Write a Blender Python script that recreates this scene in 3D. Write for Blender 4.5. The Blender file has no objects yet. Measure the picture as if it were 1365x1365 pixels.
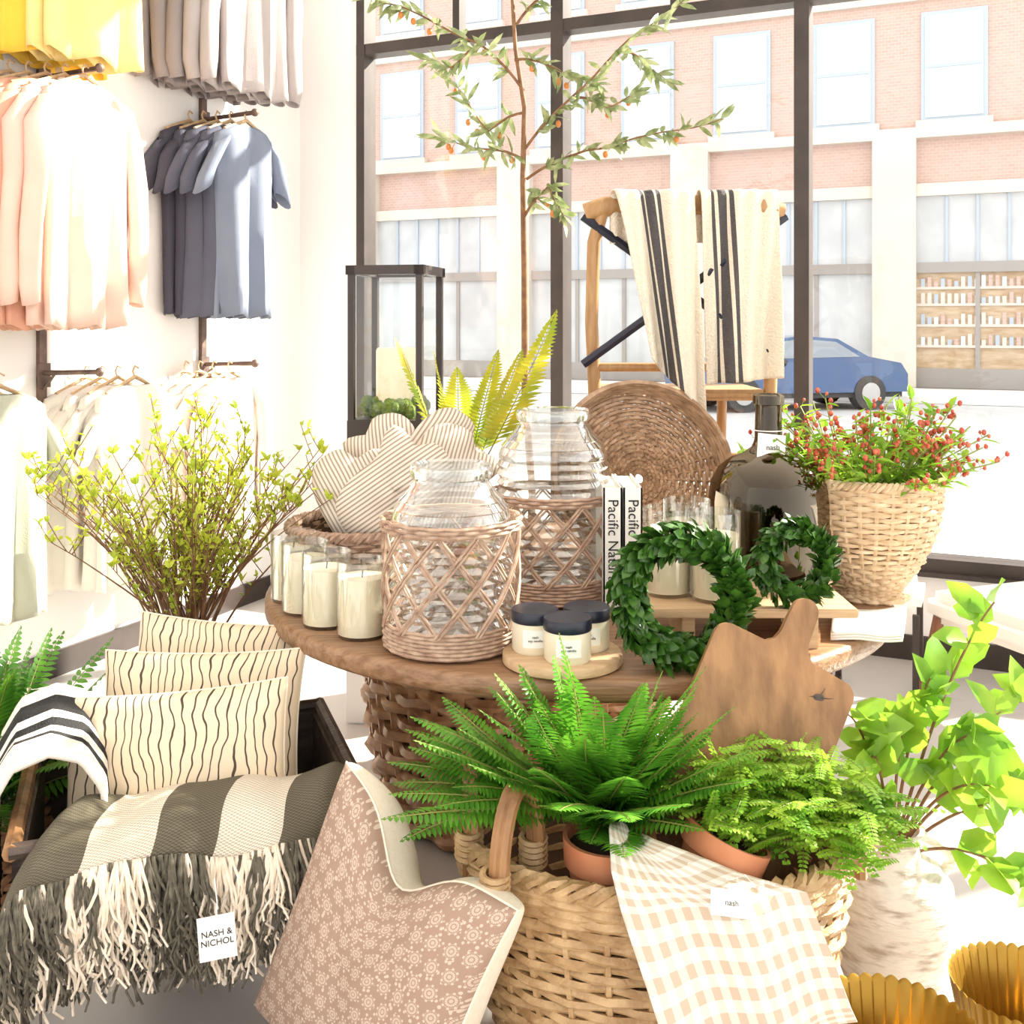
import bpy, math, random
from mathutils import Vector, Matrix, Euler
random.seed(11)
def U(a,b): return random.uniform(a,b)
pi=math.pi; sin=math.sin; cos=math.cos
V=Vector
S=bpy.context.scene
# ------------------------------------------------------------------ materials
def newmat(name):
    m=bpy.data.materials.new(name); m.use_nodes=True
    nt=m.node_tree; b=nt.nodes['Principled BSDF']; return m,nt,b
def c4(c): return (c[0],c[1],c[2],1)
def mat(name,col,var=None,rough=.6,metal=0,vs=8,stretch=(1,1,1),bump=0,bs=80,transl=0,coat=0,spec=.5,pos=(.35,.65)):
    m,nt,b=newmat(name); L=nt.links.new
    b.inputs['Roughness'].default_value=rough; b.inputs['Metallic'].default_value=metal
    b.inputs['Specular IOR Level'].default_value=spec
    b.inputs['Coat Weight'].default_value=coat
    b.inputs['Base Color'].default_value=c4(col)
    tc=nt.nodes.new('ShaderNodeTexCoord'); mp=nt.nodes.new('ShaderNodeMapping')
    mp.inputs['Scale'].default_value=stretch; L(tc.outputs['Object'],mp.inputs[0])
    colout=None
    if var:
        n=nt.nodes.new('ShaderNodeTexNoise'); n.inputs['Scale'].default_value=vs; n.inputs['Detail'].default_value=5
        L(mp.outputs[0],n.inputs['Vector'])
        r=nt.nodes.new('ShaderNodeValToRGB'); r.color_ramp.elements[0].position=pos[0]; r.color_ramp.elements[1].position=pos[1]
        r.color_ramp.elements[0].color=c4(col); r.color_ramp.elements[1].color=c4(var)
        L(n.outputs['Fac'],r.inputs[0]); L(r.outputs[0],b.inputs['Base Color']); colout=r.outputs[0]
    if bump:
        n2=nt.nodes.new('ShaderNodeTexNoise'); n2.inputs['Scale'].default_value=bs; n2.inputs['Detail'].default_value=3
        L(mp.outputs[0],n2.inputs['Vector'])
        bp=nt.nodes.new('ShaderNodeBump'); bp.inputs['Strength'].default_value=bump; bp.inputs['Distance'].default_value=.01
        L(n2.outputs['Fac'],bp.inputs['Height']); L(bp.outputs[0],b.inputs['Normal'])
    if transl:
        t=nt.nodes.new('ShaderNodeBsdfTranslucent'); t.inputs[0].default_value=c4(col)
        if colout: L(colout,t.inputs[0])
        mx=nt.nodes.new('ShaderNodeMixShader'); mx.inputs[0].default_value=transl
        L(b.outputs[0],mx.inputs[1]); L(t.outputs[0],mx.inputs[2])
        L(mx.outputs[0],nt.nodes['Material Output'].inputs[0])
    return m
def glass(name,tint=(1,1,1),lo=.06,hi=.75,power=.25,refl=(1,1,1)):
    m,nt,b=newmat(name); L=nt.links.new
    tr=nt.nodes.new('ShaderNodeBsdfTransparent'); tr.inputs[0].default_value=c4(tint)
    g=nt.nodes.new('ShaderNodeBsdfGlossy'); g.inputs['Roughness'].default_value=.03; g.inputs[0].default_value=c4(refl)
    lw=nt.nodes.new('ShaderNodeLayerWeight'); lw.inputs[0].default_value=power
    mr=nt.nodes.new('ShaderNodeMapRange'); mr.inputs['To Min'].default_value=lo; mr.inputs['To Max'].default_value=hi
    L(lw.outputs['Facing'],mr.inputs['Value'])
    mx=nt.nodes.new('ShaderNodeMixShader'); L(mr.outputs[0],mx.inputs[0]); L(tr.outputs[0],mx.inputs[1]); L(g.outputs[0],mx.inputs[2])
    L(mx.outputs[0],nt.nodes['Material Output'].inputs[0]); return m
def uvmat(name,stops,axis='X',rough=.85,fine=None,bump=.3,fstr=.8,dark=(.62,.62,.6)):
    m,nt,b=newmat(name); L=nt.links.new; b.inputs['Roughness'].default_value=rough
    b.inputs['Specular IOR Level'].default_value=.15
    tc=nt.nodes.new('ShaderNodeTexCoord'); sp=nt.nodes.new('ShaderNodeSeparateXYZ'); L(tc.outputs['UV'],sp.inputs[0])
    r=nt.nodes.new('ShaderNodeValToRGB'); r.color_ramp.interpolation='CONSTANT'
    el=r.color_ramp.elements
    el[0].position=stops[0][0]; el[0].color=c4(stops[0][1])
    el[1].position=stops[1][0]; el[1].color=c4(stops[1][1])
    for p,c in stops[2:]:
        e=el.new(p); e.color=c4(c)
    L(sp.outputs[axis],r.inputs[0]); out=r.outputs[0]
    if fine:
        w=nt.nodes.new('ShaderNodeTexChecker'); w.inputs['Scale'].default_value=fine
        L(tc.outputs['UV'],w.inputs['Vector']); w.inputs[1].default_value=c4(dark); w.inputs[2].default_value=(1,1,1,1)
        mx=nt.nodes.new('ShaderNodeMixRGB'); mx.blend_type='MULTIPLY'; mx.inputs[0].default_value=fstr
        L(out,mx.inputs[1]); L(w.outputs[0],mx.inputs[2]); out=mx.outputs[0]
    L(out,b.inputs['Base Color'])
    mp=nt.nodes.new('ShaderNodeMapping'); mp.inputs['Scale'].default_value=(1,2.5,1); L(tc.outputs['UV'],mp.inputs[0])
    n2=nt.nodes.new('ShaderNodeTexNoise'); n2.inputs['Scale'].default_value=45
    L(mp.outputs[0],n2.inputs['Vector']); bp=nt.nodes.new('ShaderNodeBump'); bp.inputs['Strength'].default_value=bump; bp.inputs['Distance'].default_value=.008
    L(n2.outputs['Fac'],bp.inputs['Height']); L(bp.outputs[0],b.inputs['Normal'])
    return m
def periodic(name,c1,c2,freq,duty=.5,axis='X',distort=0,dscale=3,rough=.85):
    m,nt,b=newmat(name); L=nt.links.new; b.inputs['Roughness'].default_value=rough; b.inputs['Specular IOR Level'].default_value=.15
    tc=nt.nodes.new('ShaderNodeTexCoord'); sp=nt.nodes.new('ShaderNodeSeparateXYZ'); L(tc.outputs['UV'],sp.inputs[0])
    val=sp.outputs[axis]
    if distort:
        n=nt.nodes.new('ShaderNodeTexNoise'); n.inputs['Scale'].default_value=dscale; n.inputs['Detail'].default_value=2
        L(tc.outputs['UV'],n.inputs['Vector'])
        a=nt.nodes.new('ShaderNodeMath'); a.operation='MULTIPLY_ADD'; L(n.outputs['Fac'],a.inputs[0]); a.inputs[1].default_value=distort; L(val,a.inputs[2]); val=a.outputs[0]
    mu=nt.nodes.new('ShaderNodeMath'); mu.operation='MULTIPLY'; L(val,mu.inputs[0]); mu.inputs[1].default_value=freq
    fr=nt.nodes.new('ShaderNodeMath'); fr.operation='FRACT'; L(mu.outputs[0],fr.inputs[0])
    gt=nt.nodes.new('ShaderNodeMath'); gt.operation='GREATER_THAN'; L(fr.outputs[0],gt.inputs[0]); gt.inputs[1].default_value=duty
    mx=nt.nodes.new('ShaderNodeMixRGB'); L(gt.outputs[0],mx.inputs[0]); mx.inputs[1].default_value=c4(c1); mx.inputs[2].default_value=c4(c2)
    L(mx.outputs[0],b.inputs['Base Color']); return m
def gingham(name,base,tone,f):
    m,nt,b=newmat(name); L=nt.links.new; b.inputs['Roughness'].default_value=.9; b.inputs['Specular IOR Level'].default_value=.1
    tc=nt.nodes.new('ShaderNodeTexCoord'); sp=nt.nodes.new('ShaderNodeSeparateXYZ'); L(tc.outputs['UV'],sp.inputs[0])
    o=[]
    for ax in 'XY':
        mu=nt.nodes.new('ShaderNodeMath'); mu.operation='MULTIPLY'; L(sp.outputs[ax],mu.inputs[0]); mu.inputs[1].default_value=f
        fr=nt.nodes.new('ShaderNodeMath'); fr.operation='FRACT'; L(mu.outputs[0],fr.inputs[0])
        g=nt.nodes.new('ShaderNodeMath'); g.operation='GREATER_THAN'; L(fr.outputs[0],g.inputs[0]); g.inputs[1].default_value=.5; o.append(g)
    ad=nt.nodes.new('ShaderNodeMath'); ad.operation='ADD'; L(o[0].outputs[0],ad.inputs[0]); L(o[1].outputs[0],ad.inputs[1])
    h=nt.nodes.new('ShaderNodeMath'); h.operation='MULTIPLY'; L(ad.outputs[0],h.inputs[0]); h.inputs[1].default_value=.5
    mx=nt.nodes.new('ShaderNodeMixRGB'); L(h.outputs[0],mx.inputs[0]); mx.inputs[1].default_value=c4(base); mx.inputs[2].default_value=c4(tone)
    L(mx.outputs[0],b.inputs['Base Color']); return m
def floral(name,ground,motif):
    m,nt,b=newmat(name); L=nt.links.new; b.inputs['Roughness'].default_value=.9; b.inputs['Specular IOR Level'].default_value=.1
    tc=nt.nodes.new('ShaderNodeTexCoord'); sp=nt.nodes.new('ShaderNodeSeparateXYZ'); L(tc.outputs['UV'],sp.inputs[0])
    def M(op,a,bv=None,cv=None):
        n=nt.nodes.new('ShaderNodeMath'); n.operation=op
        for i,x in enumerate((a,bv,cv)):
            if x is None: continue
            if isinstance(x,(int,float)): n.inputs[i].default_value=x
            else: L(x,n.inputs[i])
        return n.outputs[0]
    f=13
    yy=M('MULTIPLY',sp.outputs['Y'],f); row=M('FLOOR',yy); odd=M('MULTIPLY',M('MODULO',row,2),.5)
    xx=M('ADD',M('MULTIPLY',sp.outputs['X'],f),odd)
    fx=M('SUBTRACT',M('FRACT',xx),.5); fy=M('SUBTRACT',M('FRACT',yy),.5)
    r=M('SQRT',M('ADD',M('MULTIPLY',fx,fx),M('MULTIPLY',fy,fy))); a=M('ARCTAN2',fy,fx)
    edge=M('MULTIPLY_ADD',M('COSINE',M('MULTIPLY',a,8)),.06,.37)
    inside=M('LESS_THAN',r,edge)
    ring=M('GREATER_THAN',M('SINE',M('MULTIPLY',r,40)),-.45)
    spoke=M('GREATER_THAN',M('COSINE',M('MULTIPLY',a,16)),-.75)
    fl=M('MULTIPLY',M('MULTIPLY',inside,ring),spoke)
    vo=nt.nodes.new('ShaderNodeTexVoronoi'); vo.inputs['Scale'].default_value=44; L(tc.outputs['UV'],vo.inputs['Vector'])
    dots=M('MULTIPLY',M('LESS_THAN',vo.outputs['Distance'],.3),M('GREATER_THAN',r,.42))
    fac=M('MAXIMUM',fl,dots); fac=M('MULTIPLY',fac,.8)
    mx=nt.nodes.new('ShaderNodeMixRGB'); L(fac,mx.inputs[0]); mx.inputs[1].default_value=c4(ground); mx.inputs[2].default_value=c4(motif)
    L(mx.outputs[0],b.inputs['Base Color']); return m
# ------------------------------------------------------------------ mesh builder
class MB:
    def __init__(s): s.v=[];s.f=[];s.m=[];s.u=[]
    def add(s,vs,fs,m=0,uv=None,M=None):
        o=len(s.v)
        if M is not None: vs=[M@V(p) for p in vs]
        s.v.extend([tuple(p) for p in vs]); s.u.extend(uv if uv else [(0,0)]*len(vs))
        s.f.extend([tuple(i+o for i in f) for f in fs]); s.m.extend([m]*len(fs))
    def tube(s,pts,r,n=6,m=0,closed=False,cap=True,M=None):
        P=[V(p) for p in pts]; k=len(P)
        if k<2: return
        vs=[];uv=[];prev=None
        for i,p in enumerate(P):
            if closed: t=P[(i+1)%k]-P[i-1]
            else: t=P[min(i+1,k-1)]-P[max(i-1,0)]
            if t.length<1e-9: t=V((0,0,1))
            t.normalize()
            if prev is None:
                ref=V((0,0,1)) if abs(t.z)<.9 else V((1,0,0)); a=t.cross(ref).normalized()
            else:
                a=prev-t*prev.dot(t)
                if a.length<1e-6: a=t.orthogonal()
                a.normalize()
            prev=a; b=t.cross(a); rr=r(i/(k-1)) if callable(r) else r
            for j in range(n):
                an=2*pi*j/n; vs.append(p+a*(cos(an)*rr)+b*(sin(an)*rr)); uv.append((j/n,i/k))
        fs=[]
        for i in range(k if closed else k-1):
            i2=(i+1)%k
            for j in range(n):
                j2=(j+1)%n; fs.append((i*n+j,i*n+j2,i2*n+j2,i2*n+j))
        if not closed and cap:
            fs.append(tuple(range(n))[::-1]); fs.append(tuple((k-1)*n+j for j in range(n)))
        s.add(vs,fs,m,uv,M)
    def lathe(s,prof,c=(0,0,0),seg=40,m=0,sx=1,sy=1,M=None,rmod=None,zmod=None):
        vs=[];uv=[];k=len(prof)
        for i,(r,z) in enumerate(prof):
            for j in range(seg):
                a=2*pi*j/seg; q=r*(rmod(a,i/(k-1)) if rmod else 1); zz=z+(zmod(a,i/(k-1)) if zmod else 0)
                vs.append((c[0]+q*cos(a)*sx,c[1]+q*sin(a)*sy,c[2]+zz)); uv.append((j/seg,i/(k-1)))
        fs=[]
        for i in range(k-1):
            for j in range(seg):
                j2=(j+1)%seg; fs.append((i*seg+j,i*seg+j2,(i+1)*seg+j2,(i+1)*seg+j))
        s.add(vs,fs,m,uv,M)
    def box(s,a,b,m=0,M=None,bev=0):
        x0,y0,z0=a;x1,y1,z1=b
        if bev:
            import bmesh
            bm=bmesh.new(); bmesh.ops.create_cube(bm,size=1)
            for v in bm.verts: v.co=V(((x0+x1)/2+v.co.x*(x1-x0),(y0+y1)/2+v.co.y*(y1-y0),(z0+z1)/2+v.co.z*(z1-z0)))
            bmesh.ops.bevel(bm,geom=bm.edges[:],offset=bev,segments=2,affect='EDGES')
            bm.verts.ensure_lookup_table()
            vs=[v.co.copy() for v in bm.verts]; fs=[tuple(v.index for v in f.verts) for f in bm.faces]; bm.free()
            s.add(vs,fs,m,None,M); return
        vs=[(x0,y0,z0),(x1,y0,z0),(x1,y1,z0),(x0,y1,z0),(x0,y0,z1),(x1,y0,z1),(x1,y1,z1),(x0,y1,z1)]
        s.add(vs,[(3,2,1,0),(4,5,6,7),(0,1,5,4),(1,2,6,5),(2,3,7,6),(3,0,4,7)],m,None,M)
    def ball(s,c,r,m=0,seg=8,rings=5,sc=(1,1,1)):
        vs=[];fs=[]
        vs.append((c[0],c[1],c[2]-r*sc[2]))
        for i in range(1,rings):
            a=-pi/2+pi*i/rings
            for j in range(seg):
                b=2*pi*j/seg; vs.append((c[0]+r*sc[0]*cos(a)*cos(b),c[1]+r*sc[1]*cos(a)*sin(b),c[2]+r*sc[2]*sin(a)))
        vs.append((c[0],c[1],c[2]+r*sc[2])); T=len(vs)-1
        for j in range(seg): fs.append((0,1+(j+1)%seg,1+j)); fs.append((T,T-seg+j,T-seg+(j+1)%seg))
        for i in range(rings-2):
            for j in range(seg):
                a=1+i*seg+j;b=1+i*seg+(j+1)%seg; fs.append((a,b,b+seg,a+seg))
        s.add(vs,fs,m)
    def leaf(s,p,d,w,n,m=0,curl=.15,fold=.2):
        p=V(p); d=V(d); L=d.length
        if L<1e-6: return
        t=d/L; sd=t.cross(V(n)); 
        if sd.length<1e-4: sd=t.orthogonal()
        sd.normalize(); up=sd.cross(t)
        if up.z<0: up=-up
        def q(a,b,h=0): return p+t*(L*a)+sd*(w*b)+up*(L*(-curl*a*a)+h*w)
        vs=[q(0,0),q(.3,-.42,fold),q(.33,0),q(.3,.42,fold),q(.68,-.36,fold),q(.68,0),q(.68,.36,fold),q(1,0)]
        s.add(vs,[(0,2,1),(0,3,2),(1,2,5,4),(2,3,6,5),(4,5,7),(5,6,7)],m)
    def grid(s,fn,nu,nv,m=0,uvf=None,M=None):
        vs=[];uv=[]
        for j in range(nv+1):
            for i in range(nu+1):
                vs.append(fn(i/nu,j/nv)); uv.append(uvf(i/nu,j/nv) if uvf else (i/nu,j/nv))
        fs=[(j*(nu+1)+i,j*(nu+1)+i+1,(j+1)*(nu+1)+i+1,(j+1)*(nu+1)+i) for j in range(nv) for i in range(nu)]
        s.add(vs,fs,m,uv,M)
    def build(s,name,mats,smooth=True,parent=None,solid=0,loc=None):
        me=bpy.data.meshes.new(name); me.from_pydata(s.v,[],s.f)
        me.polygons.foreach_set('material_index',s.m)
        me.polygons.foreach_set('use_smooth',[smooth]*len(s.f))
        ul=me.uv_layers.new(name='UVMap'); li=[0]*len(me.loops); me.loops.foreach_get('vertex_index',li)
        fl=[]; 
        for i in li: fl.extend(s.u[i])
        ul.data.foreach_set('uv',fl)
        for mt in (mats if isinstance(mats,(list,tuple)) else [mats]): me.materials.append(mt)
        me.update()
        if smooth:
            try: me.set_sharp_from_angle(angle=math.radians(50))
            except Exception: pass
        o=bpy.data.objects.new(name,me); S.collection.objects.link(o)
        if solid:
            md=o.modifiers.new('thickness','SOLIDIFY'); md.thickness=solid; md.offset=0
        if parent: o.parent=parent
        return o
def rotM(loc,rx=0,ry=0,rz=0): return Matrix.Translation(loc)@Euler((rx,ry,rz),'XYZ').to_matrix().to_4x4()
D=math.radians
# ------------------------------------------------------------------ palette
WHITE=mat('wall_paint',(.90,.88,.86),(.87,.85,.83),rough=.8,vs=2)
BLACKF=mat('dark_bronze',(.03,.022,.018),(.05,.035,.03),rough=.45,vs=6)
CONC=mat('polished_concrete',(.46,.43,.41),(.56,.53,.50),rough=.28,vs=1.6,bump=.05,bs=20)
WOODT=mat('table_wood',(.20,.10,.045),(.35,.20,.11),rough=.40,vs=5,stretch=(1,14,14),bump=.25,bs=10)
WOODL=mat('light_wood',(.62,.43,.25),(.50,.32,.17),rough=.55,vs=6,stretch=(1,10,10),bump=.2,bs=12)
WOODB=mat('board_wood',(.38,.195,.08),(.20,.095,.036),rough=.5,vs=4,stretch=(6,6,1.6),bump=.4,bs=9)
WOODD=mat('dark_wood',(.045,.03,.024),(.09,.06,.045),rough=.5,vs=5,stretch=(1,8,8),bump=.3,bs=14)
WOODC=mat('chair_wood',(.45,.26,.11),(.34,.18,.07),rough=.45,vs=6,stretch=(10,10,1.5))
WICK=mat('willow_tan',(.36,.21,.09),(.58,.39,.20),rough=.48,vs=26,bump=.3,bs=150)
WICKP=mat('willow_pale',(.58,.40,.24),(.74,.56,.37),rough=.55,vs=30)
WICKG=mat('willow_grey',(.33,.20,.14),(.50,.35,.25),rough=.55,vs=40)
RATT=mat('rattan_brown',(.26,.12,.055),(.55,.32,.17),rough=.34,vs=20)
TRAYW=mat('tray_wicker',(.26,.15,.08),(.44,.28,.17),rough=.5,vs=30)
LINER=mat('basket_inner',(.14,.08,.04),(.09,.05,.03),rough=.9)
WAX=mat('candle_wax',(.93,.83,.63),rough=.4,transl=.15)
GL=glass('clear_glass',(.97,.98,.97),.05,.75)
GLR=glass('ribbed_glass',(.87,.885,.87),.10,.9,.5)
GLD=glass('smoky_glass',(.18,.115,.055),.06,.6,.3,(.85,.75,.6))
PANE=glass('window_pane',(.99,1,1),.015,.25,.2)
BLK=mat('black_tin',(.012,.014,.03),rough=.35)
LABEL=mat('paper_white',(.85,.84,.80),rough=.8)
INK=mat('ink',(.02,.02,.02),rough=.8)
TERRA=mat('terracotta',(.50,.17,.07),(.58,.24,.12),rough=.8,vs=12)
SOIL=mat('soil',(.05,.03,.02),rough=1)
FERN=mat('fern_green',(.05,.20,.015),(.16,.42,.035),rough=.40,vs=14,transl=.3)
FERNL=mat('fern_lime',(.17,.40,.025),(.40,.60,.06),rough=.45,vs=14,transl=.4)
FERNY=mat('fern_yellow',(.66,.60,.05),(.28,.42,.04),rough=.5,vs=6,transl=.4)
BOX=mat('boxwood_green',(.014,.055,.006),(.06,.16,.018),rough=.33,vs=40,transl=.08)
LIME=mat('lime_leaf',(.38,.58,.05),(.18,.40,.035),rough=.4,vs=8,transl=.45)
BUD=mat('spring_leaf',(.62,.66,.07),(.40,.54,.05),rough=.5,vs=10,transl=.4)
OLV=mat('olive_leaf',(.14,.20,.06),(.42,.46,.24),rough=.45,vs=20,transl=.25)
TWIG=mat('twig_brown',(.16,.075,.035),(.27,.14,.06),rough=.7,vs=30)
STEM=mat('stem_green',(.25,.28,.06),rough=.6)
BERRY=mat('berry_red',(.40,.03,.025),(.60,.16,.07),rough=.3,vs=60)
FRUIT=mat('olive_fruit',(.55,.20,.04),rough=.35)
GOLD=mat('brass_gold',(.30,.165,.02),(.42,.25,.035),rough=.34,metal=.7,vs=6)
URN=mat('distressed_white',(.82,.78,.72),(.42,.34,.27),rough=.85,vs=16,stretch=(1,1,4),bump=.9,bs=24,pos=(.5,.72))
CREAM=mat('cream_linen',(.80,.70,.56),(.84,.75,.62),rough=.9,vs=90,bump=.2,bs=300)
WHFAB=mat('white_fabric',(.86,.84,.80),rough=.9,vs=5)
MOSS=mat('moss',(.07,.12,.02),(.16,.22,.04),rough=1,vs=30,bump=1,bs=80)
BRASSR=mat('iron_pipe',(.10,.07,.06),(.2,.13,.1),rough=.5,metal=.4,vs=20)
# ------------------------------------------------------------------ room shell
C0=V((-1.22,6.045,0)); e=V((.9103,-.4140,0)); o_=V((.4140,.9103,0))
WM=Matrix(((e.x,o_.x,0,C0.x),(e.y,o_.y,0,C0.y),(0,0,1,0),(0,0,0,1)))
def wbox(name,a,b,m,bev=0,parent=None):
    q=MB(); q.box(a,b,0,WM,bev); return q.build(name,m,smooth=False,parent=parent)
wbox('floor',(-.1,-7.5,-.12),(8,.16,0),CONC)
wbox('ceiling',(-.1,-7.5,4.4),(8,.2,4.5),WHITE)
wbox('wall_left',(-.12,-7.5,0),(0,.16,4.4),WHITE)
q=MB(); q.box((0,0,0),(.40,.16,4.4),0,WM); q.box((.40,0,0),(8,.16,.40),0,WM); q.box((.40,0,4.25),(8,.16,4.4),0,WM)
q.build('wall_window',WHITE,smooth=False)
wbox('baseboard_left',(0,-7.5,0),(.018,0,.11),BLACKF)
wbox('baseboard_window',(.02,-.018,0),(8,0,.11),BLACKF)
q=MB(); us=[.42,1.60,2.82,4.03,5.24,6.45,7.66]
for i,u in enumerate(us):
    w=.026 if i==0 else .034
    q.box((u-w,-.02,.40),(u+w,.10,4.25),0,WM)
for i in range(len(us)-1):
    mu=(us[i]+us[i+1])/2; q.box((mu-.02,0,3.05),(mu+.02,.08,4.25),0,WM)
q.box((.39,-.02,.40),(7.9,.12,.46),0,WM); q.box((.39,-.015,2.99),(7.9,.09,3.05),0,WM); q.box((.39,-.02,4.2),(7.9,.1,4.25),0,WM)
q.box((.36,-.06,.385),(7.9,.0,.405),0,WM)
q.box((.42,.045,.46),(7.9,.05,4.2),1,WM)
q.build('window_1',[BLACKF,PANE],smooth=False)
# ------------------------------------------------------------------ outside
ASPH=mat('asphalt',(.50,.50,.50),(.56,.56,.56),rough=.9,vs=3)
SIDE=mat('sidewalk',(.72,.70,.67),(.78,.76,.73),rough=.9,vs=1)
wbox('street_ground',(-60,.17,-.4),(60,60,-.22),ASPH)
q=MB(); q.box((-60,.17,-.21),(60,5.2,-.05),0,WM); q.box((-60,18.8,-.21),(60,21.9,-.07),0,WM); q.build('sidewalk',SIDE,smooth=False)
BR,nt,b=newmat('brick'); tc=nt.nodes.new('ShaderNodeTexCoord'); mp=nt.nodes.new('ShaderNodeMapping'); mp.inputs['Rotation'].default_value=(0,0,math.radians(24.46))
mp2=nt.nodes.new('ShaderNodeMapping'); mp2.inputs['Rotation'].default_value=(math.radians(-90),0,0)
bt=nt.nodes.new('ShaderNodeTexBrick'); bt.inputs['Scale'].default_value=3.2
bt.inputs['Color1'].default_value=(.52,.34,.285,1); bt.inputs['Color2'].default_value=(.56,.385,.325,1); bt.inputs['Mortar'].default_value=(.60,.46,.41,1)
nt.links.new(tc.outputs['Object'],mp.inputs[0]); nt.links.new(mp.outputs[0],mp2.inputs[0]); nt.links.new(mp2.outputs[0],bt.inputs['Vector']); nt.links.new(bt.outputs[0],b.inputs['Base Color']); b.inputs['Roughness'].default_value=.9
STONE=mat('cream_stone',(.66,.60,.53),(.61,.55,.48),rough=.9,vs=1)
BWIN=mat('upper_glass',(.60,.65,.70),rough=.3); BFR=mat('blue_frame',(.40,.46,.54),rough=.5)
SHOP=mat('shop_glass',(.46,.47,.48),(.56,.57,.58),rough=.2,vs=1.2); WARM=mat('shop_shelves',(.40,.26,.14),(.55,.42,.28),rough=.6,vs=2.5,stretch=(1,1,4))
q=MB(); n0=22.3
q.box((-34,n0,-.22),(18,n0+4,13),0,WM)
for k in range(-9,7):
    u=.3+2.54*k
    for z0,z1 in ((6.45,8.9),(10.2,12.4)):
        q.box((u-.74,n0-.06,z0-.08),(u+.74,n0,z1+.1),3,WM); q.box((u-.64,n0-.09,z0),(u+.64,n0-.03,z1),2,WM)
        q.box((u-.62,n0-.12,(z0+z1)/2-.04),(u+.62,n0-.02,(z0+z1)/2+.04),3,WM)
        q.box((u-.85,n0-.2,z0-.25),(u+.85,n0,z0-.08),1,WM)
q.box((-34,n0-.25,5.95),(18,n0,6.2),1,WM); q.box((-34,n0-.2,4.55),(18,n0,4.85),1,WM); q.box((-34,n0-.12,9.3),(18,n0,9.5),1,WM)
for k in range(-7,5):
    u=1.5+5.07*k
    q.box((u-.5,n0-.3,-.07),(u+.5,n0,6.0),1,WM)
    a,bb=u+.5,u+4.57
    q.box((a,n0-.05,2.95),(bb,n0+.0,4.55),4,WM); q.box((a,n0-.05,.4),(bb,n0,2.75),5 if k in(0,) else 4,WM)
    q.box((a,n0-.15,2.7),(bb,n0,2.95),6,WM); q.box((a,n0-.1,-.07),(bb,n0,.4),6,WM)
    for j in range(1,6):
        x=a+(bb-a)*j/6; q.box((x-.03,n0-.1,2.95),(x+.03,n0,4.55),3,WM)
        if j%2==0: q.box((x-.05,n0-.1,.4),(x+.05,n0,2.75),6,WM)
    if k==0:
        for z in (.9,1.4,1.9,2.3):
            q.box((a,n0-.09,z),(bb,n0,z+.06),1,WM)
            for j in range(26):
                x=a+.1+(bb-a-.2)*j/26; q.box((x,n0-.09,z+.06),(x+.09,n0-.02,z+.06+U(.12,.28)),random.choice([0,1,3,2]),WM)
q.build('brick_building',[BR,STONE,BWIN,BFR,SHOP,WARM,mat('shop_frame',(.32,.29,.27),rough=.6)],smooth=False)
def car(name,M,paint):
    q=MB(); prof=[(-2.2,.35),(-2.25,.7),(-2.1,.92),(-1.35,1.0),(-.75,1.38),(.0,1.46),(.75,1.40),(1.35,1.05),(2.05,.92),(2.2,.7),(2.2,.35)]
    def fn(u,v):
        i=u*(len(prof)-1); a=int(min(i,len(prof)-2)); f=i-a
        x=prof[a][0]*(1-f)+prof[a+1][0]*f; z=prof[a][1]*(1-f)+prof[a+1][1]*f
        y=(v-.5)*1.8; 
        taper=1-.22*max(0,(z-.95))/.5
        return V((x,y*taper,z))
    q.grid(fn,40,10,0,M=M)
    for pa,pb in (((-1.28,1.03),(-.80,1.36)),((1.28,1.09),(.80,1.38))):
        q.add([V((pa[0],-.72,pa[1]+.02)),V((pa[0],.72,pa[1]+.02)),V((pb[0],.62,pb[1]+.015)),V((pb[0],-.62,pb[1]+.015))],[(0,1,2,3)],1,None,M)
    for sgn in(-1,1):
        vs=[V((x,sgn*.9*(1-.22*max(0,z-.95)/.5),z)) for x,z in prof]; q.add(vs,[tuple(range(len(vs)))],0,None,M)
        wv=[(-1.2,1.02),(-.72,1.33),(0,1.40),(.7,1.34),(1.15,1.05)]
        q.add([V((x,sgn*(.915*(1-.22*max(0,z-.95)/.5)),z)) for x,z in wv],[tuple(range(5))],1,None,M)
        for x in(-1.35,1.35):
            for r,h,mm in((.34,.93,2),(.2,.95,3)):
                vs=[V((x+r*cos(2*pi*i/20),sgn*h,.34+r*sin(2*pi*i/20))) for i in range(20)]
                vs2=[V((x+r*cos(2*pi*i/20),sgn*.65,.34+r*sin(2*pi*i/20))) for i in range(20)]
                q.add(vs+vs2,[tuple(range(20))]+[(i,(i+1)%20,20+(i+1)%20,20+i) for i in range(20)],mm,None,M)
    q.box((-2.1,-.85,.25),(2.1,.85,.5),2,M)
    q.build(name,[paint,mat('car_glass',(.25,.28,.32),rough=.1),mat('tyre',(.06,.06,.06),rough=.8),mat('hubcap',(.5,.5,.5),rough=.3,metal=1)])
car('car',WM@Matrix.Translation((-.15,16.6,-.22))@Matrix.Rotation(D(38),4,'Z'),mat('blue_paint',(.035,.09,.22),rough=.25,coat=.5))
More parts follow.
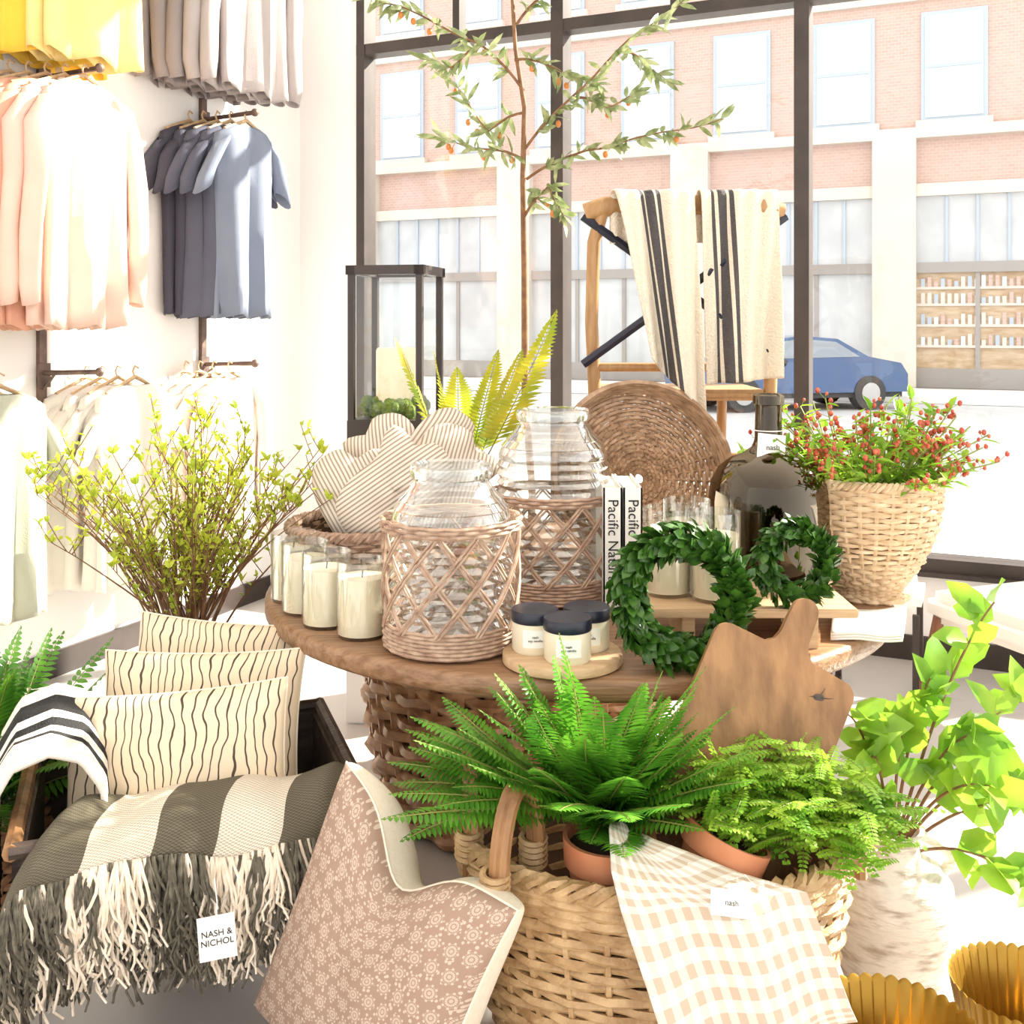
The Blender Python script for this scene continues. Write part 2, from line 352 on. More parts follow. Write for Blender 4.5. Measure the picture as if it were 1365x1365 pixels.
# ------------------------------------------------------------------ clothing wall
def LW(t,s,z): return C0-o_*t+e*s+V((0,0,z))
for nm,t in (('clothing_rail',.833),('clothing_rail',1.82),('clothing_rail',2.75)):
    q=MB()
    M=WM@Matrix.Translation((0,-t,0))
    q.box((0,-.018,.95),(.022,.018,4.2),0,M)
    for z in (1.29,2.52,3.62):
        q.tube([LW(t,.01,z),LW(t,.33,z+.01)],.011,8,0); q.ball(LW(t,.335,z+.01),.02,0); q.tube([LW(t,.02,z-.07),LW(t,.09,z)],.006,6,0)
        q.box((.02,-.03,z-.06),(.03,.03,z+.04),0,M)
    q.build(nm,[BRASSR])
def garment(name,t,s,ztop,m,long=False,L=.92,sc=1.0,wd=1.0):
    q=MB(); ax=-o_; dp=e; c=LW(t,s,0)
    ph=U(0,6); drop=.06
    def P(x,d,z): return c+ax*(x*sc*wd)+dp*d+V((0,0,ztop-drop+z*sc))
    prof=[(.10,0.0,.03),(.17,-.02,.035),(.25,-.05,.04),(.27,-.09,.045),(.26,-.20,.045),(.25,-.4,.045),(.25,-.6,.045),(.26,-.78,.045),(.265,-L/sc,.04)]
    nr=44; vs=[];uv=[]
    K=[]
    for i in range(len(prof)-1):
        for f in (0,.5): K.append(tuple(prof[i][k]*(1-f)+prof[i+1][k]*f for k in range(3)))
    K.append(prof[-1])
    for i,(hw,z,d) in enumerate(K):
        v=i/(len(K)-1)
        for j in range(nr):
            a=2*pi*j/nr; x=hw*cos(a)*(1-.10*v*(.5+.5*sin(ph)))
            dd=d*(abs(sin(a))**.6)*(1 if sin(a)>0 else -1)+(.024*v+.004)*sin(x*26+ph)+.014*v*sin(x*53+ph*2+v*3)
            vs.append(P(x,dd,z+(.012*sin(x*26+ph) if v>.9 else 0))); uv.append((j/nr,v))
    fs=[(i*nr+j,i*nr+(j+1)%nr,(i+1)*nr+(j+1)%nr,(i+1)*nr+j) for i in range(len(K)-1) for j in range(nr)]
    q.add(vs,fs,0,uv)
    for sg in(-1,1):
        if long: pts=[(.20,-.06,.08),(.28,-.16,.08),(.315,-.35,.07),(.325,-.55,.062),(.32,-.74,.055),(.315,-.82,.042)]
        else: pts=[(.20,-.06,.085),(.28,-.14,.085),(.34,-.25,.08),(.37,-.33,.08)]
        vs=[]; n=12
        for (x,z,r) in pts:
            x+=.01*sin(ph+z*9)
            for j in range(n):
                a=2*pi*j/n
                dx=r*cos(a); vs.append(P(sg*(x+dx*.85),.035*sin(a)+.012*sin(z*20+ph)+(.02 if long else 0),z-dx*(.45 if not long else .25)))
        k=len(pts); fs=[(i*n+j,i*n+(j+1)%n,(i+1)*n+(j+1)%n,(i+1)*n+j) for i in range(k-1) for j in range(n)]
        q.add(vs,fs,0)
    q.tube([P(-.2,0,-.03),P(0,0,.035),P(.2,0,-.03)],.008,6,1)
    zt=ztop
    q.tube([c+V((0,0,zt-.03)),c+V((0,0,zt-.0))+ax*.012,c+V((0,0,zt+.022)),c+V((0,0,zt+.012))-ax*.02],.003,5,1)
    q.build(name,[m,WOODL],solid=.003)
def fab(n,c,v=None): return mat(n,c,v or tuple(x*.93 for x in c),rough=.9,vs=7,bump=.15,bs=200,spec=.1)
NAVY=fab('navy_cotton',(.075,.075,.10)); NAVY2=fab('slate_cotton',(.11,.115,.155)); NAVY3=fab('pale_slate_cotton',(.22,.25,.32))
PINK=fab('peach_cotton',(.78,.42,.30)); PINK2=fab('blush_cotton',(.88,.62,.52)); YEL=fab('yellow_cotton',(.90,.60,.08)); YEL2=fab('lemon_cotton',(.93,.76,.32))
GRY=fab('grey_cotton',(.34,.295,.29)); GRY2=fab('light_grey_cotton',(.46,.41,.40)); SAGE=fab('sage_cotton',(.34,.35,.27)); SAGE2=fab('pale_sage_cotton',(.50,.51,.41)); CRM=fab('ivory_cotton',(.84,.79,.72)); BLSH=fab('beige_cotton',(.80,.68,.60))
for i,(s,m) in enumerate(((.03,NAVY),(.09,NAVY),(.15,NAVY2),(.21,NAVY2),(.28,NAVY3))): garment('tshirt',.95-.03*i,s,2.52,m,L=.93,wd=.80)
for i,(s,m) in enumerate(((.03,PINK),(.08,PINK),(.13,PINK),(.18,PINK),(.23,PINK2),(.29,PINK2))): garment('sweatshirt',2.08-.045*i,s,2.52,m,long=True,L=.98,sc=1.08,wd=.78)
for i,(s,m) in enumerate(((.04,YEL),(.10,YEL),(.16,YEL),(.22,YEL2),(.28,YEL2))): garment('tshirt',1.92-.03*i,s,3.62,m,L=1.0,sc=1.15,wd=.9)
for i,(s,m) in enumerate(((.04,GRY),(.10,GRY),(.16,GRY),(.22,GRY2),(.28,GRY2))): garment('sweatshirt',.97-.045*i,s,3.62,m,long=True,L=.93,sc=1.12,wd=.9)
for i,(s,m) in enumerate(((.05,SAGE),(.12,SAGE),(.19,SAGE2),(.26,SAGE2))): garment('tshirt',2.32-.03*i,s,1.29,m,L=.85,wd=.8)
for i,(s,m) in enumerate(((.05,CRM),(.11,CRM),(.17,CRM),(.24,CRM))): garment('tshirt',1.62-.03*i,s,1.29,m,L=.85,wd=.8)
for i,(s,m) in enumerate(((.05,BLSH),(.11,BLSH),(.17,BLSH),(.24,BLSH))): garment('sweatshirt',1.0-.03*i,s,1.29,m,long=True,L=.85,sc=.95,wd=.85)
for i,(s,m) in enumerate(((.06,PINK),(.15,PINK),(.25,PINK2))): garment('sweatshirt',2.95,s,2.52,m,long=True,L=.98,sc=1.05,wd=.85)
# ------------------------------------------------------------------ wicker
def lerpprof(prof,t):
    x=t*(len(prof)-1); i=int(min(x,len(prof)-2)); f=x-i
    return prof[i][0]*(1-f)+prof[i+1][0]*f, prof[i][1]*(1-f)+prof[i+1][1]*f
def wicker(q,c,prof,rows,stakes,wr,m=0,ml=1,sx=1,sy=1,amp=None,rim=True,liner=True,rimr=None,M=None,sr=None):
    amp=amp or wr*.9; pn=stakes*3; c=V(c)
    for k in range(rows):
        r,z=lerpprof(prof,k/(rows-1)); pts=[]
        for i in range(pn):
            a=2*pi*i/pn; off=amp*cos(a*stakes/2+k*pi); jz=U(-.15,.15)*wr
            pts.append(c+V(((r+off)*cos(a)*sx,(r+off)*sin(a)*sy,z+jz)))
        q.tube(pts,wr*U(.86,1.12),5,m,closed=True,M=M)
    sr=sr or wr*.8
    for i in range(stakes):
        a=2*pi*(i)/stakes; pts=[]
        for k in range(9):
            r,z=lerpprof(prof,k/8); pts.append(c+V((r*cos(a)*sx,r*sin(a)*sy,z)))
        q.tube(pts,sr,5,m,M=M)
    if rim:
        r,z=prof[-1]; rr=rimr or wr*1.5
        for ph in (0,2*pi/3,4*pi/3):
            n=120; tw=24
            q.tube([c+V(((r+rr*.8*cos(tw*2*pi*i/n+ph))*cos(2*pi*i/n)*sx,(r+rr*.8*cos(tw*2*pi*i/n+ph))*sin(2*pi*i/n)*sy,z+rr*.8*sin(tw*2*pi*i/n+ph)+wr)) for i in range(n)],rr*.6,5,m,closed=True,M=M)
    if liner:
        pr=[(0.001,prof[0][1]+.004)]+[(lerpprof(prof,t/8)[0]-wr*1.1,lerpprof(prof,t/8)[1]+.004) for t in range(9)]
        q.lathe(pr,c,36,ml,sx,sy,M=M)
# ------------------------------------------------------------------ table
TC=V((.18,3.04,0))
q=MB()
q.lathe([(.001,.708),(.85,.708),(.866,.712),(.872,.72),(.872,.748),(.866,.757),(.852,.76),(.001,.76)],TC,96,0)
wicker(q,(.02,3.32,0),[(.40,.03),(.45,.2),(.47,.4),(.46,.55),(.44,.69)],21,36,.0185,1,2,amp=.014)
q.build('round_wood_table',[WOODT,RATT,LINER])
# ------------------------------------------------------------------ glass jars in willow holders
def jar(name,x,y,R,hw,ht):
    q=MB(); z0=.765; c=(x,y,z0); r=R-.010
    pr=[(.001,.012),(r*.85,.012),(r*.97,.04)]
    sh=ht-.13; nb=int((sh-.05)/.024)
    for i in range(nb*4+1):
        z=.05+(sh-.05)*i/(nb*4); pr.append((r*.975+.0045*sin(i*pi/2),z))
    for f,rr in ((.12,.96),(.3,.91),(.33,.925),(.5,.83),(.53,.845),(.68,.74),(.82,.67),(.9,.645)): pr.append((r*rr,sh+.095*f))
    pr+= [(r*.61,ht-.04),(r*.61,ht-.032),(r*.66,ht-.028),(r*.67,ht-.015),(r*.66,ht-.004),(r*.63,ht),(r*.57,ht-.005),(r*.57,ht-.04)]
    q.lathe(pr,c,64,0)
    wr=.0042; H=hw
    for k in range(7):
        q.tube([(x+(R+.002*cos(20*a+k*pi))*cos(a),y+(R+.002*cos(20*a+k*pi))*sin(a),z0+.006+k*.0085) for a in [2*pi*i/80 for i in range(80)]],wr,5,1,closed=True)
    for k in range(3):
        q.tube([(x+(R+.005+.004*cos(18*a+k*pi))*cos(a),y+(R+.005+.004*cos(18*a+k*pi))*sin(a),z0+H-.016+k*.009) for a in [2*pi*i/80 for i in range(80)]],wr*1.15,5,1,closed=True)
    n=11
    for d in(-1,1):
        for k in range(n):
            for dd in (-.032,.032):
                a0=2*pi*k/n+dd
                q.tube([(x+(R+.003*d+.002)*cos(a0+d*t*1.15),y+(R+.003*d+.002)*sin(a0+d*t*1.15),z0+.05+(H-.065)*t) for t in [i/12 for i in range(13)]],wr*.8,5,1)
    q.lathe([(.001,.002),(R,.002),(R,.008)],c,40,1)
    q.build(name,[GLR,WICKG])
jar('glass_jar_in_willow_holder',-.14,2.42,.153,.285,.41)
jar('glass_jar_in_willow_holder',.112,2.86,.163,.275,.50)
# ------------------------------------------------------------------ candles
def candle(x,y,z,r,h,fill=.78):
    q=MB(); c=(x,y,z)
    q.lathe([(.001,0),(r*.9,0),(r,.008),(r,h),(r-.003,h),(r-.003,.012),(.001,.012)],c,36,0)
    q.lathe([(.001,.009),(r-.004,.009),(r-.004,h*fill),(r-.012,h*fill-.002),(.001,h*fill-.003)],c,36,1)
    q.tube([(x,y,z+h*fill-.004),(x+.002,y,z+h*fill+.014)],.0018,5,2)
    q.build('glass_candle',[GL,WAX,INK])
for x,y in((-.355,2.485),(-.455,2.575),(-.53,2.69),(-.585,2.81)): candle(x,y,.76,.060,.18)
q=MB()
q.box((.30,2.36,.835),(.78,2.62,.855),0,bev=.003)
for x in(.40,.68):
    q.box((x-.015,2.38,.76),(x+.015,2.60,.835),0,bev=.002)
q.build('wooden_riser',[WOODL])
for x,y in((.37,2.50),(.435,2.615),(.475,2.45)): candle(x,y,.856,.058,.205,.74)
# ------------------------------------------------------------------ trio of tins on round board
q=MB(); q.lathe([(.001,0),(.125,0),(.131,.004),(.131,.02),(.127,.024),(.001,.024)],(.11,2.295,.76),64,0); q.build('round_wood_board',[WOODL])
def txt(body,size,M,m,parent,ext=.0003,align='CENTER'):
    cu=bpy.data.curves.new('lettering','FONT'); cu.body=body; cu.size=size; cu.extrude=ext; cu.align_x=align; cu.align_y='CENTER'
    ob=bpy.data.objects.new('lettering',cu); S.collection.objects.link(ob); ob.matrix_world=M; cu.materials.append(m)
    ob.parent=parent; return ob
def FM(x,y,z,yaw=0):
    return Matrix.Translation((x,y,z))@Matrix.Rotation(yaw,4,'Z')@Matrix(((1,0,0,0),(0,0,-1,0),(0,1,0,0),(0,0,0,1)))
for x,y in((.118,2.232),(.05,2.299),(.165,2.317)):
    q=MB(); r=.050; c=(x,y,.784)
    q.lathe([(.001,0),(r*.92,0),(r,.006),(r,.066),(r*.97,.07),(r*.97,.074)],c,40,0)
    q.lathe([(r*1.02,.066),(r*1.04,.068),(r*1.04,.088),(r*1.0,.091),(.001,.091)],c,40,1)
    q.grid(lambda u,v:(x+(r+.0008)*sin((u-.5)*1.1),y-(r+.0008)*cos((u-.5)*1.1),.784+.018+v*.038),8,1,2)
    ob=q.build('candle_jar_with_black_lid',[WAX,BLK,LABEL])
    txt('nash\nsoy candle',.0075,FM(x,y-r-.002,.822),INK,ob)
# ------------------------------------------------------------------ books
q=MB()
for i in range(2):
    x=.235+i*.052; z0=.76; z1=1.075
    q.box((x,2.70,z0),(x+.048,2.705,z1),0); q.box((x,2.70,z0),(x+.004,2.95,z1),0); q.box((x+.044,2.70,z0),(x+.048,2.95,z1),0)
    q.box((x+.004,2.705,z0+.004),(x+.044,2.945,z1-.005),1)
ob=q.build('books',[LABEL,mat('pages',(.80,.76,.68),(.7,.66,.58),rough=.9,vs=200,stretch=(8,1,.1))],smooth=False)
for i in range(2):
    x=.259+i*.052
    M=Matrix(((0,1,0,x),(0,0,-1,2.698),(-1,0,0,.935),(0,0,0,1)))
    txt('Pacific Natural',.038,M,INK,ob)
# ------------------------------------------------------------------ wreaths
def wreath(x,y,z,Rm,rr,n,tilt,ls=1):
    q=MB(); M=rotM((x,y,z),tilt,0,0)
    q.tube([(Rm*cos(a),0,Rm*sin(a)) for a in [2*pi*i/40 for i in range(40)]],rr*.5,6,0,closed=True,M=M)
    R3=M.to_3x3()
    for i in range(n):
        a=U(0,2*pi); b=U(0,2*pi); rad=V((cos(a),0,sin(a))); tan=V((-sin(a),0,cos(a))); ax=V((0,1,0))
        out=rad*cos(b)+ax*sin(b); p=rad*Rm+out*rr*U(.3,.7)
        d=(out*U(.4,1)+tan*U(.3,1.2)).normalized()*U(.026,.040)*ls
        q.leaf(M@p,R3@d,.028*ls,R3@(out+V((U(-.5,.5),U(-.5,.5),U(-.5,.5)))),0,.1,.12)
    q.build('boxwood_wreath',[BOX,TWIG])
wreath(.362,2.235,.917,.116,.040,1000,D(-8))
wreath(.645,2.385,.955,.071,.028,520,D(-8),.85)
# ------------------------------------------------------------------ demijohn
q=MB(); c=(.68,2.785,.762)
q.lathe([(.001,.006),(.125,0),(.148,.02),(.155,.08),(.157,.20),(.157,.27),(.151,.315),(.132,.352),(.10,.378),(.065,.392),(.042,.41),(.036,.43),(.034,.51),(.035,.52),(.041,.522),(.041,.545),(.034,.55),(.028,.548),(.028,.45)],c,56,0)
q.lathe([(.001,.012),(.12,.006),(.143,.025),(.151,.10),(.151,.27),(.144,.31),(.125,.345),(.09,.37),(.05,.388)],c,56,0)
q.box((-.036,-.002,-.04),(.036,0,.034),1,rotM((.675,2.735,1.175),D(-12),D(6),0))
q.tube([(.68+.038*cos(a),2.785+.038*sin(a),1.215) for a in [2*pi*i/20 for i in range(20)]],.0015,4,1,closed=True)
ob=q.build('smoky_glass_demijohn',[GLD,LABEL])
txt('nash',.02,FM(.678,2.728,1.175),INK,ob)
# ------------------------------------------------------------------ cutting board
def round_outline():
    pts=[]
    W=.150; Hh=.42
    def arc(cx,cy,r,a0,a1,n=6):
        for i in range(n+1):
            a=math.radians(a0+(a1-a0)*i/n); pts.append((cx+r*cos(a),cy+r*sin(a)))
    arc(W-.03,-Hh+.03,.03,-90,0); arc(W-.03,-.035,.03,0,80)
    pts.append((.05,.0)); pts.append((.036,.012)); pts.append((.03,.03)); arc(.0,.085,.027,0,180,8); pts.append((-.03,.03)); pts.append((-.036,.012)); pts.append((-.05,.0))
    arc(-W+.03,-.03,.03,100,180); arc(-W+.03,-Hh+.03,.03,180,270); return pts
ol=round_outline(); n=len(ol); th=.011
M=Matrix.Translation((.556,2.115,.838))@Matrix.Rotation(D(-14),4,'X')@Matrix.Rotation(D(26),4,'Y')
vs=[(x,-th,z) for x,z in ol]+[(x,th,z) for x,z in ol]
q=MB(); q.add(vs,[tuple(range(n)),tuple(range(2*n-1,n-1,-1))]+[(i,n+i,n+(i+1)%n,(i+1)%n) for i in range(n)],0,None,M)
KM=M@Matrix.Translation((.085,-th-.0012,-.055))
q.lathe([(.001,.0),(.007,.0),(.0085,-.0002)],(0,0,0),14,1,M=KM@Matrix.Rotation(D(90),4,'X'),rmod=lambda a,t:1+.3*sin(a*2+1))
for ang_,ln in ((20,.03),(200,.02),(75,.022)):
    a=D(ang_); q.tube([KM@V((cos(a)*.006,0,sin(a)*.006)),KM@V((cos(a)*ln*.6,0.0004,sin(a)*ln*.5)),KM@V((cos(a)*ln,.0012,sin(a)*ln*1.1))],lambda t:.0016*(1-.8*t),4,1)
ob=q.build('cutting_board',[WOODB,WOODD],smooth=False)
md=ob.modifiers.new('bevel','BEVEL'); md.width=.004; md.segments=2; md.limit_method='ANGLE'
# ------------------------------------------------------------------ ferns
def frond(q,base,d,L,droop,nl,ll,ml=0,ms=1,rib=.003,wfrac=.2,lean=.35,prof=None,start=.12):
    base=V(base); d=V(d).normalized(); pts=[]
    side0=d.cross(V((0,0,1)));
    if side0.length<.05: side0=V((1,0,0))
    side0.normalize(); sway=U(-.12,.12)
    def P(t): return base+d*(L*t)+V((0,0,-1))*(droop*L*t*t)+side0*(sway*L*t*t)
    for i in range(9): pts.append(P(i/8))
    q.tube(pts,lambda t:rib*(1-.75*t),4,ms,cap=False)
    for i in range(nl):
        t=start+(1-start)*(i+.5)/nl; p=P(t); tg=(P(min(t+.02,1.02))-P(t-.02)).normalized()
        sd=tg.cross(V((0,0,1)))
        if sd.length<.1: sd=side0.copy()
        sd.normalize(); up=sd.cross(tg)
        l=ll*(prof(t) if prof else min(1,.45+t*2.2)*(1-t**2.4)**.8+.12*(1-t))
        for sg in(-1,1):
            dd=(sd*sg+tg*lean+up*U(-.02,.12)+V((0,0,-.12))).normalized()*l*U(.92,1.05)
            q.leaf(p,dd,max(l*wfrac,L/nl*.8),up,ml,.12,.12)
    return P
def fernplant(q,base,n,L,ll,nl,ml=0,ms=1,el=(20,80),az=(0,360),dr=(.25,.6)):
    for i in range(n):
        a=math.radians(az[0]+(az[1]-az[0])*((i+U(0,.9))/n)); f=U(0,1); E=math.radians(el[0]+(el[1]-el[0])*f)
        d=(cos(a)*cos(E),sin(a)*cos(E),sin(E))
        frond(q,V(base)+V((U(-.02,.02),U(-.02,.02),0)),d,L*U(.75,1.1),U(*dr)*(1-.4*f),nl,ll*U(.85,1.1),ml,ms)
def pot(q,c,r,h,m,ms,M=None):
    q.lathe([(.001,0),(r*.7,0),(r*.95,h*.72),(r*1.05,h*.74),(r*1.08,h),(r*.98,h),(r*.95,h*.86)],c,32,m,M=M)
    q.lathe([(.001,h*.88),(r*.96,h*.88)],c,24,ms,M=M)
BC=(.28,2.08,0)
q=MB()
wicker(q,BC,[(.235,.02),(.285,.1),(.33,.2),(.358,.32),(.375,.44),(.378,.495)],33,30,.0095,0,1,sx=1,sy=.72,amp=.0075,rimr=.016)
for (cx,cy,ang,hh) in ((-.088,2.07,95,.15),(.005,1.905,62,.15),(.648,2.07,90,.07)):
    a=math.radians(ang); dv=V((cos(a),sin(a),0))
    for off in(0,.02):
        q.tube([V((cx+off*.6,cy-off*.4,.45))+dv*(.075*cos(pi-pi*t))+V((0,0,(hh+.06)*sin(pi*t)**.7)) for t in [i/16 for i in range(17)]],.0125,7,2)
    for sg in(-1,1):
        p=V((cx,cy,.49))+dv*(.074*sg)
        for k in range(5): q.tube([p+V((.022*cos(a2),.022*sin(a2),.011*k+.004*sin(a2))) for a2 in [2*pi*i/14 for i in range(14)]],.0065,5,0,closed=True)
q.build('willow_basket',[WICK,LINER,WOODB])
q=MB(); pot(q,(.18,1.94,.365),.080,.19,2,3)
fernplant(q,(.17,2.0,.55),34,.37,.066,30,el=(26,64),az=(165,365),dr=(.05,.25))
fernplant(q,(.17,2.02,.55),20,.38,.068,30,el=(48,82),az=(150,380),dr=(.02,.2))
fernplant(q,(.11,2.04,.56),16,.38,.066,30,el=(14,48),az=(150,215),dr=(.1,.3))
fernplant(q,(.17,1.99,.555),9,.24,.060,22,el=(14,34),az=(195,345),dr=(.05,.2))
q.build('potted_boston_fern',[FERN,STEM,TERRA,SOIL])
q=MB(); Mp=rotM((.335,1.905,.425),D(-6),D(24),0); pot(q,(0,0,0),.075,.155,2,3,Mp)
cnt=0
while cnt<135:
    a=math.radians(U(-60,240)); E=math.radians(U(0,75)); b0=V((.50,2.0,.555))
    if cos(a)<-.1 and E<.6: continue
    cnt+=1
    P=frond(q,b0+V((U(-.10,.12),U(-.05,.05),U(-.02,.04))),(cos(a)*cos(E),-abs(sin(a))*cos(E)*.8,sin(E)*.8),U(.12,.21),U(.1,.5),12,.03,0,1,.0018,.5,prof=lambda t:.9*(1-t*.7))
    for j in range(5):
        t=.3+.14*j; p=P(t); aa=U(0,6.3)
        frond(q,p,(cos(aa),sin(aa),U(-.1,.6)),U(.05,.09),.25,8,.019,0,1,.001,.6,prof=lambda t:1-t*.6)
for i in range(16):
    a=U(0,6.28); pb=Mp@V((.04*cos(a),.04*sin(a),.14)); frond(q,pb,V((.5+.5*cos(a),-.2+.4*sin(a),.9)),U(.09,.14),.2,12,.026,0,1,.0018,.5,prof=lambda t:.9*(1-t*.7))
q.build('potted_maidenhair_fern',[FERNL,STEM,TERRA,SOIL])
# gingham towel
GING=gingham('beige_gingham',(.80,.76,.70),(.54,.42,.32),1)
q=MB()
rows=[((.180,1.93,.58),(.235,1.90,.58)),((.172,1.86,.60),(.250,1.855,.58)),((.170,1.805,.555),(.40,1.82,.535)),((.185,1.785,.505),(.505,1.79,.525)),((.225,1.735,.40),(.535,1.75,.445)),((.262,1.70,.29),(.555,1.72,.38)),((.27,1.70,.255),(.562,1.715,.36))]
def gfn(u,v):
    x=v*(len(rows)-1); i=int(min(x,len(rows)-2)); f=x-i
    L_=V(rows[i][0])*(1-f)+V(rows[i+1][0])*f; R_=V(rows[i][1])*(1-f)+V(rows[i+1][1])*f
    p=L_*(1-u)+R_*u
    k=min(1,v*1.6)
    return p+V((0,-.014*sin(u*11+v*2)*k-.02*sin(pi*u)*sin(pi*min(1,v*1.3))-.012*max(0,1-3*v)*sin(u*9),.010*sin(u*6+v*7)*(1-k*.6)))
q.grid(gfn,50,70,0,uvf=lambda u,v:(u*11,v*15))
q.build('gingham_tea_towel',[GING],solid=.003)
q=MB(); TG=rotM((.365,1.745,.535),D(-35),D(8),0); q.box((-.035,-.001,-.020),(.035,.001,.020),0,TG); q.tube([TG@V((.025,0,.015)),TG@V((.035,.0,.035)),TG@V((.03,.03,.05))],.001,4,0)
ob=q.build('price_tag',[LABEL]); txt('nash',.013,TG@FM(0,-.002,0),INK,ob)
# ------------------------------------------------------------------ pillows
def pillow(name,c,w,h,T,rx,ry,rz,mf,mb,dip=0,n=26,TB=None,dipw=.42,uvs=1,ex=.40,exb=None,ear=.06):
    q=MB(); M=rotM(c,rx,ry,rz)
    for sg,mi in((-1,0),(1,1)):
        tt=T if sg<0 else (TB or T); ee=ex if sg<0 else (exb or ex)
        def fn(u,v):
            a=u*2-1;b=v*2-1
            a=sin(a*pi/2); b=sin(b*pi/2); vv=(b+1)/2
            x=a*w/2*(1-ear*(1-b*b)); z=b*h/2*(1-ear*(1-a*a))
            th=tt/2*(max(0,(1-a*a)*(1-b*b)))**ee
            d=dip*math.exp(-((a+.05)/dipw)**2)*(vv**2.2); z-=d
            th*=1-.25*math.exp(-(a/.3)**2)*vv*(1 if dip else 0)
            th+=.004*sin(a*9+b*4)*(1-a*a)*(1-b*b)
            if dip: th+=.007*sin(a*14-b*9)*(1-a*a)*(1-b*b)*vv
            return V((x,sg*th,z))
        q.grid(fn,n,n,mi,M=M,uvf=lambda u,v:((sin((u*2-1)*pi/2)+1)/2*uvs,(sin((v*2-1)*pi/2)+1)/2*uvs))
    q.tube([M@V((a*w/2*(1-ear*(1-b*b)),0,b*h/2*(1-ear*(1-a*a))-dip*math.exp(-((a+.05)/dipw)**2)*(((b+1)/2)**2.2))) for a,b in [(-1+t/12,-1) for t in range(24)]+[(1,-1+t/12) for t in range(24)]+[(1-t/12,1) for t in range(24)]+[(-1,1-t/12) for t in range(24)]],.003,5,1,closed=True)
    return q.build(name,[mf,mb])
LINE=periodic('wavy_line_linen',(.09,.065,.05),(.78,.64,.46),22,.16,'X',.16,3.2)
pillow('striped_throw_pillow',(-.735,2.60,.57),.42,.38,.13,D(-14),D(6),D(4),LINE,CREAM)
pillow('striped_throw_pillow',(-.725,2.45,.54),.47,.38,.13,D(-14),D(0),D(2),LINE,CREAM)
pillow('striped_throw_pillow',(-.73,2.29,.505),.49,.38,.14,D(-14),D(-4),D(4),LINE,CREAM)
FLO=floral('floral_block_print',(.36,.245,.185),(.64,.52,.42))
pillow('floral_throw_pillow',(-.245,1.90,.345),.45,.51,.17,D(-12),D(17),D(-40),FLO,CREAM,dip=.095,n=48,TB=.30,dipw=.36,ex=.36,exb=.26,ear=.09)
q=MB(); q.box((-.42,1.76,0),(-.05,2.08,.07),0,bev=.01); q.build('low_wooden_crate',[WOODD],smooth=False)
# ------------------------------------------------------------------ dark crate
ang=D(20); CMx=Matrix.Translation((-.727,2.375,0))@Matrix.Rotation(ang,4,'Z')
q=MB(); W2,D2=.34,.285
q.box((-W2,-D2,.24),(W2,D2,.27),0,CMx)
for a,b in(((-W2,-D2,.24),(W2,-D2+.022,.49)),((-W2,D2-.022,.24),(W2,D2,.49)),((-W2,-D2,.24),(-W2+.022,D2,.49)),((W2-.022,-D2,.24),(W2,D2,.49))): q.box(a,b,0,CMx,.004)
for sx_ in(-1,1):
    for sy_ in(-1,1): q.box((sx_*W2-.03*(sx_>0),sy_*D2-.03*(sy_>0),0),(sx_*W2+.03*(sx_<0),sy_*D2+.03*(sy_<0),.24),0,CMx)
for sg in(-1,1):
    q.tube([CMx@V((W2+.004,sg*D2,.497)),CMx@V((-W2-.004,sg*D2,.497))],.016,8,0)
    q.tube([CMx@V((sg*W2,-D2-.01,.497)),CMx@V((sg*W2,D2+.01,.497))],.016,8,0 if sg>0 else 1)
q.build('dark_wooden_crate',[WOODD,WOODB],smooth=False)
# ------------------------------------------------------------------ striped throw
DG=(.16,.14,.10); CRc=(.82,.73,.61)
THR=uvmat('striped_wool',[(0,DG),(.22,CRc),(.42,DG),(.60,CRc),(.79,DG)],fine=110,fstr=.75,dark=(.45,.44,.40),bump=.5)
DGm=mat('dark_fringe',(.07,.062,.045),(.17,.15,.11),rough=.95,vs=60); CRm=mat('cream_fringe',(.76,.64,.50),(.85,.76,.64),rough=.95,vs=60)
q=MB()
fx=CMx.to_3x3()@V((1,0,0)); fy=CMx.to_3x3()@V((0,-1,0)); O=CMx@V((0,-D2,0))
path=[(-.22,.44),(-.18,.495),(-.13,.525),(-.07,.54),(-.01,.54),(.04,.53),(.075,.505),(.092,.475),(.10,.445)]
def thr(u,v,off=0,wd=1):
    x=(u-.5)*.64*wd; i=v*(len(path)-1); a=int(min(i,len(path)-2)); f=i-a
    py_=path[a][0]*(1-f)+path[a+1][0]*f; pz=path[a][1]*(1-f)+path[a+1][1]*f
    edge=max(0,abs(u-.5)*2-.78)/.22
    pz-= .09*edge*edge
    skew=-.14*(v-.5)
    nz=.010*sin(u*13+v*3)+.006*sin(u*25-v*6)+.008*sin(v*8+u*5)
    return O+fx*(x+skew+.008*sin(v*9))+fy*(py_+nz-off*.8+.014*sin(u*9+1))+V((0,0,pz+nz-off))
for off in(0,.03): q.grid(lambda u,v:thr(u,v,off,1-off),70,44,0)
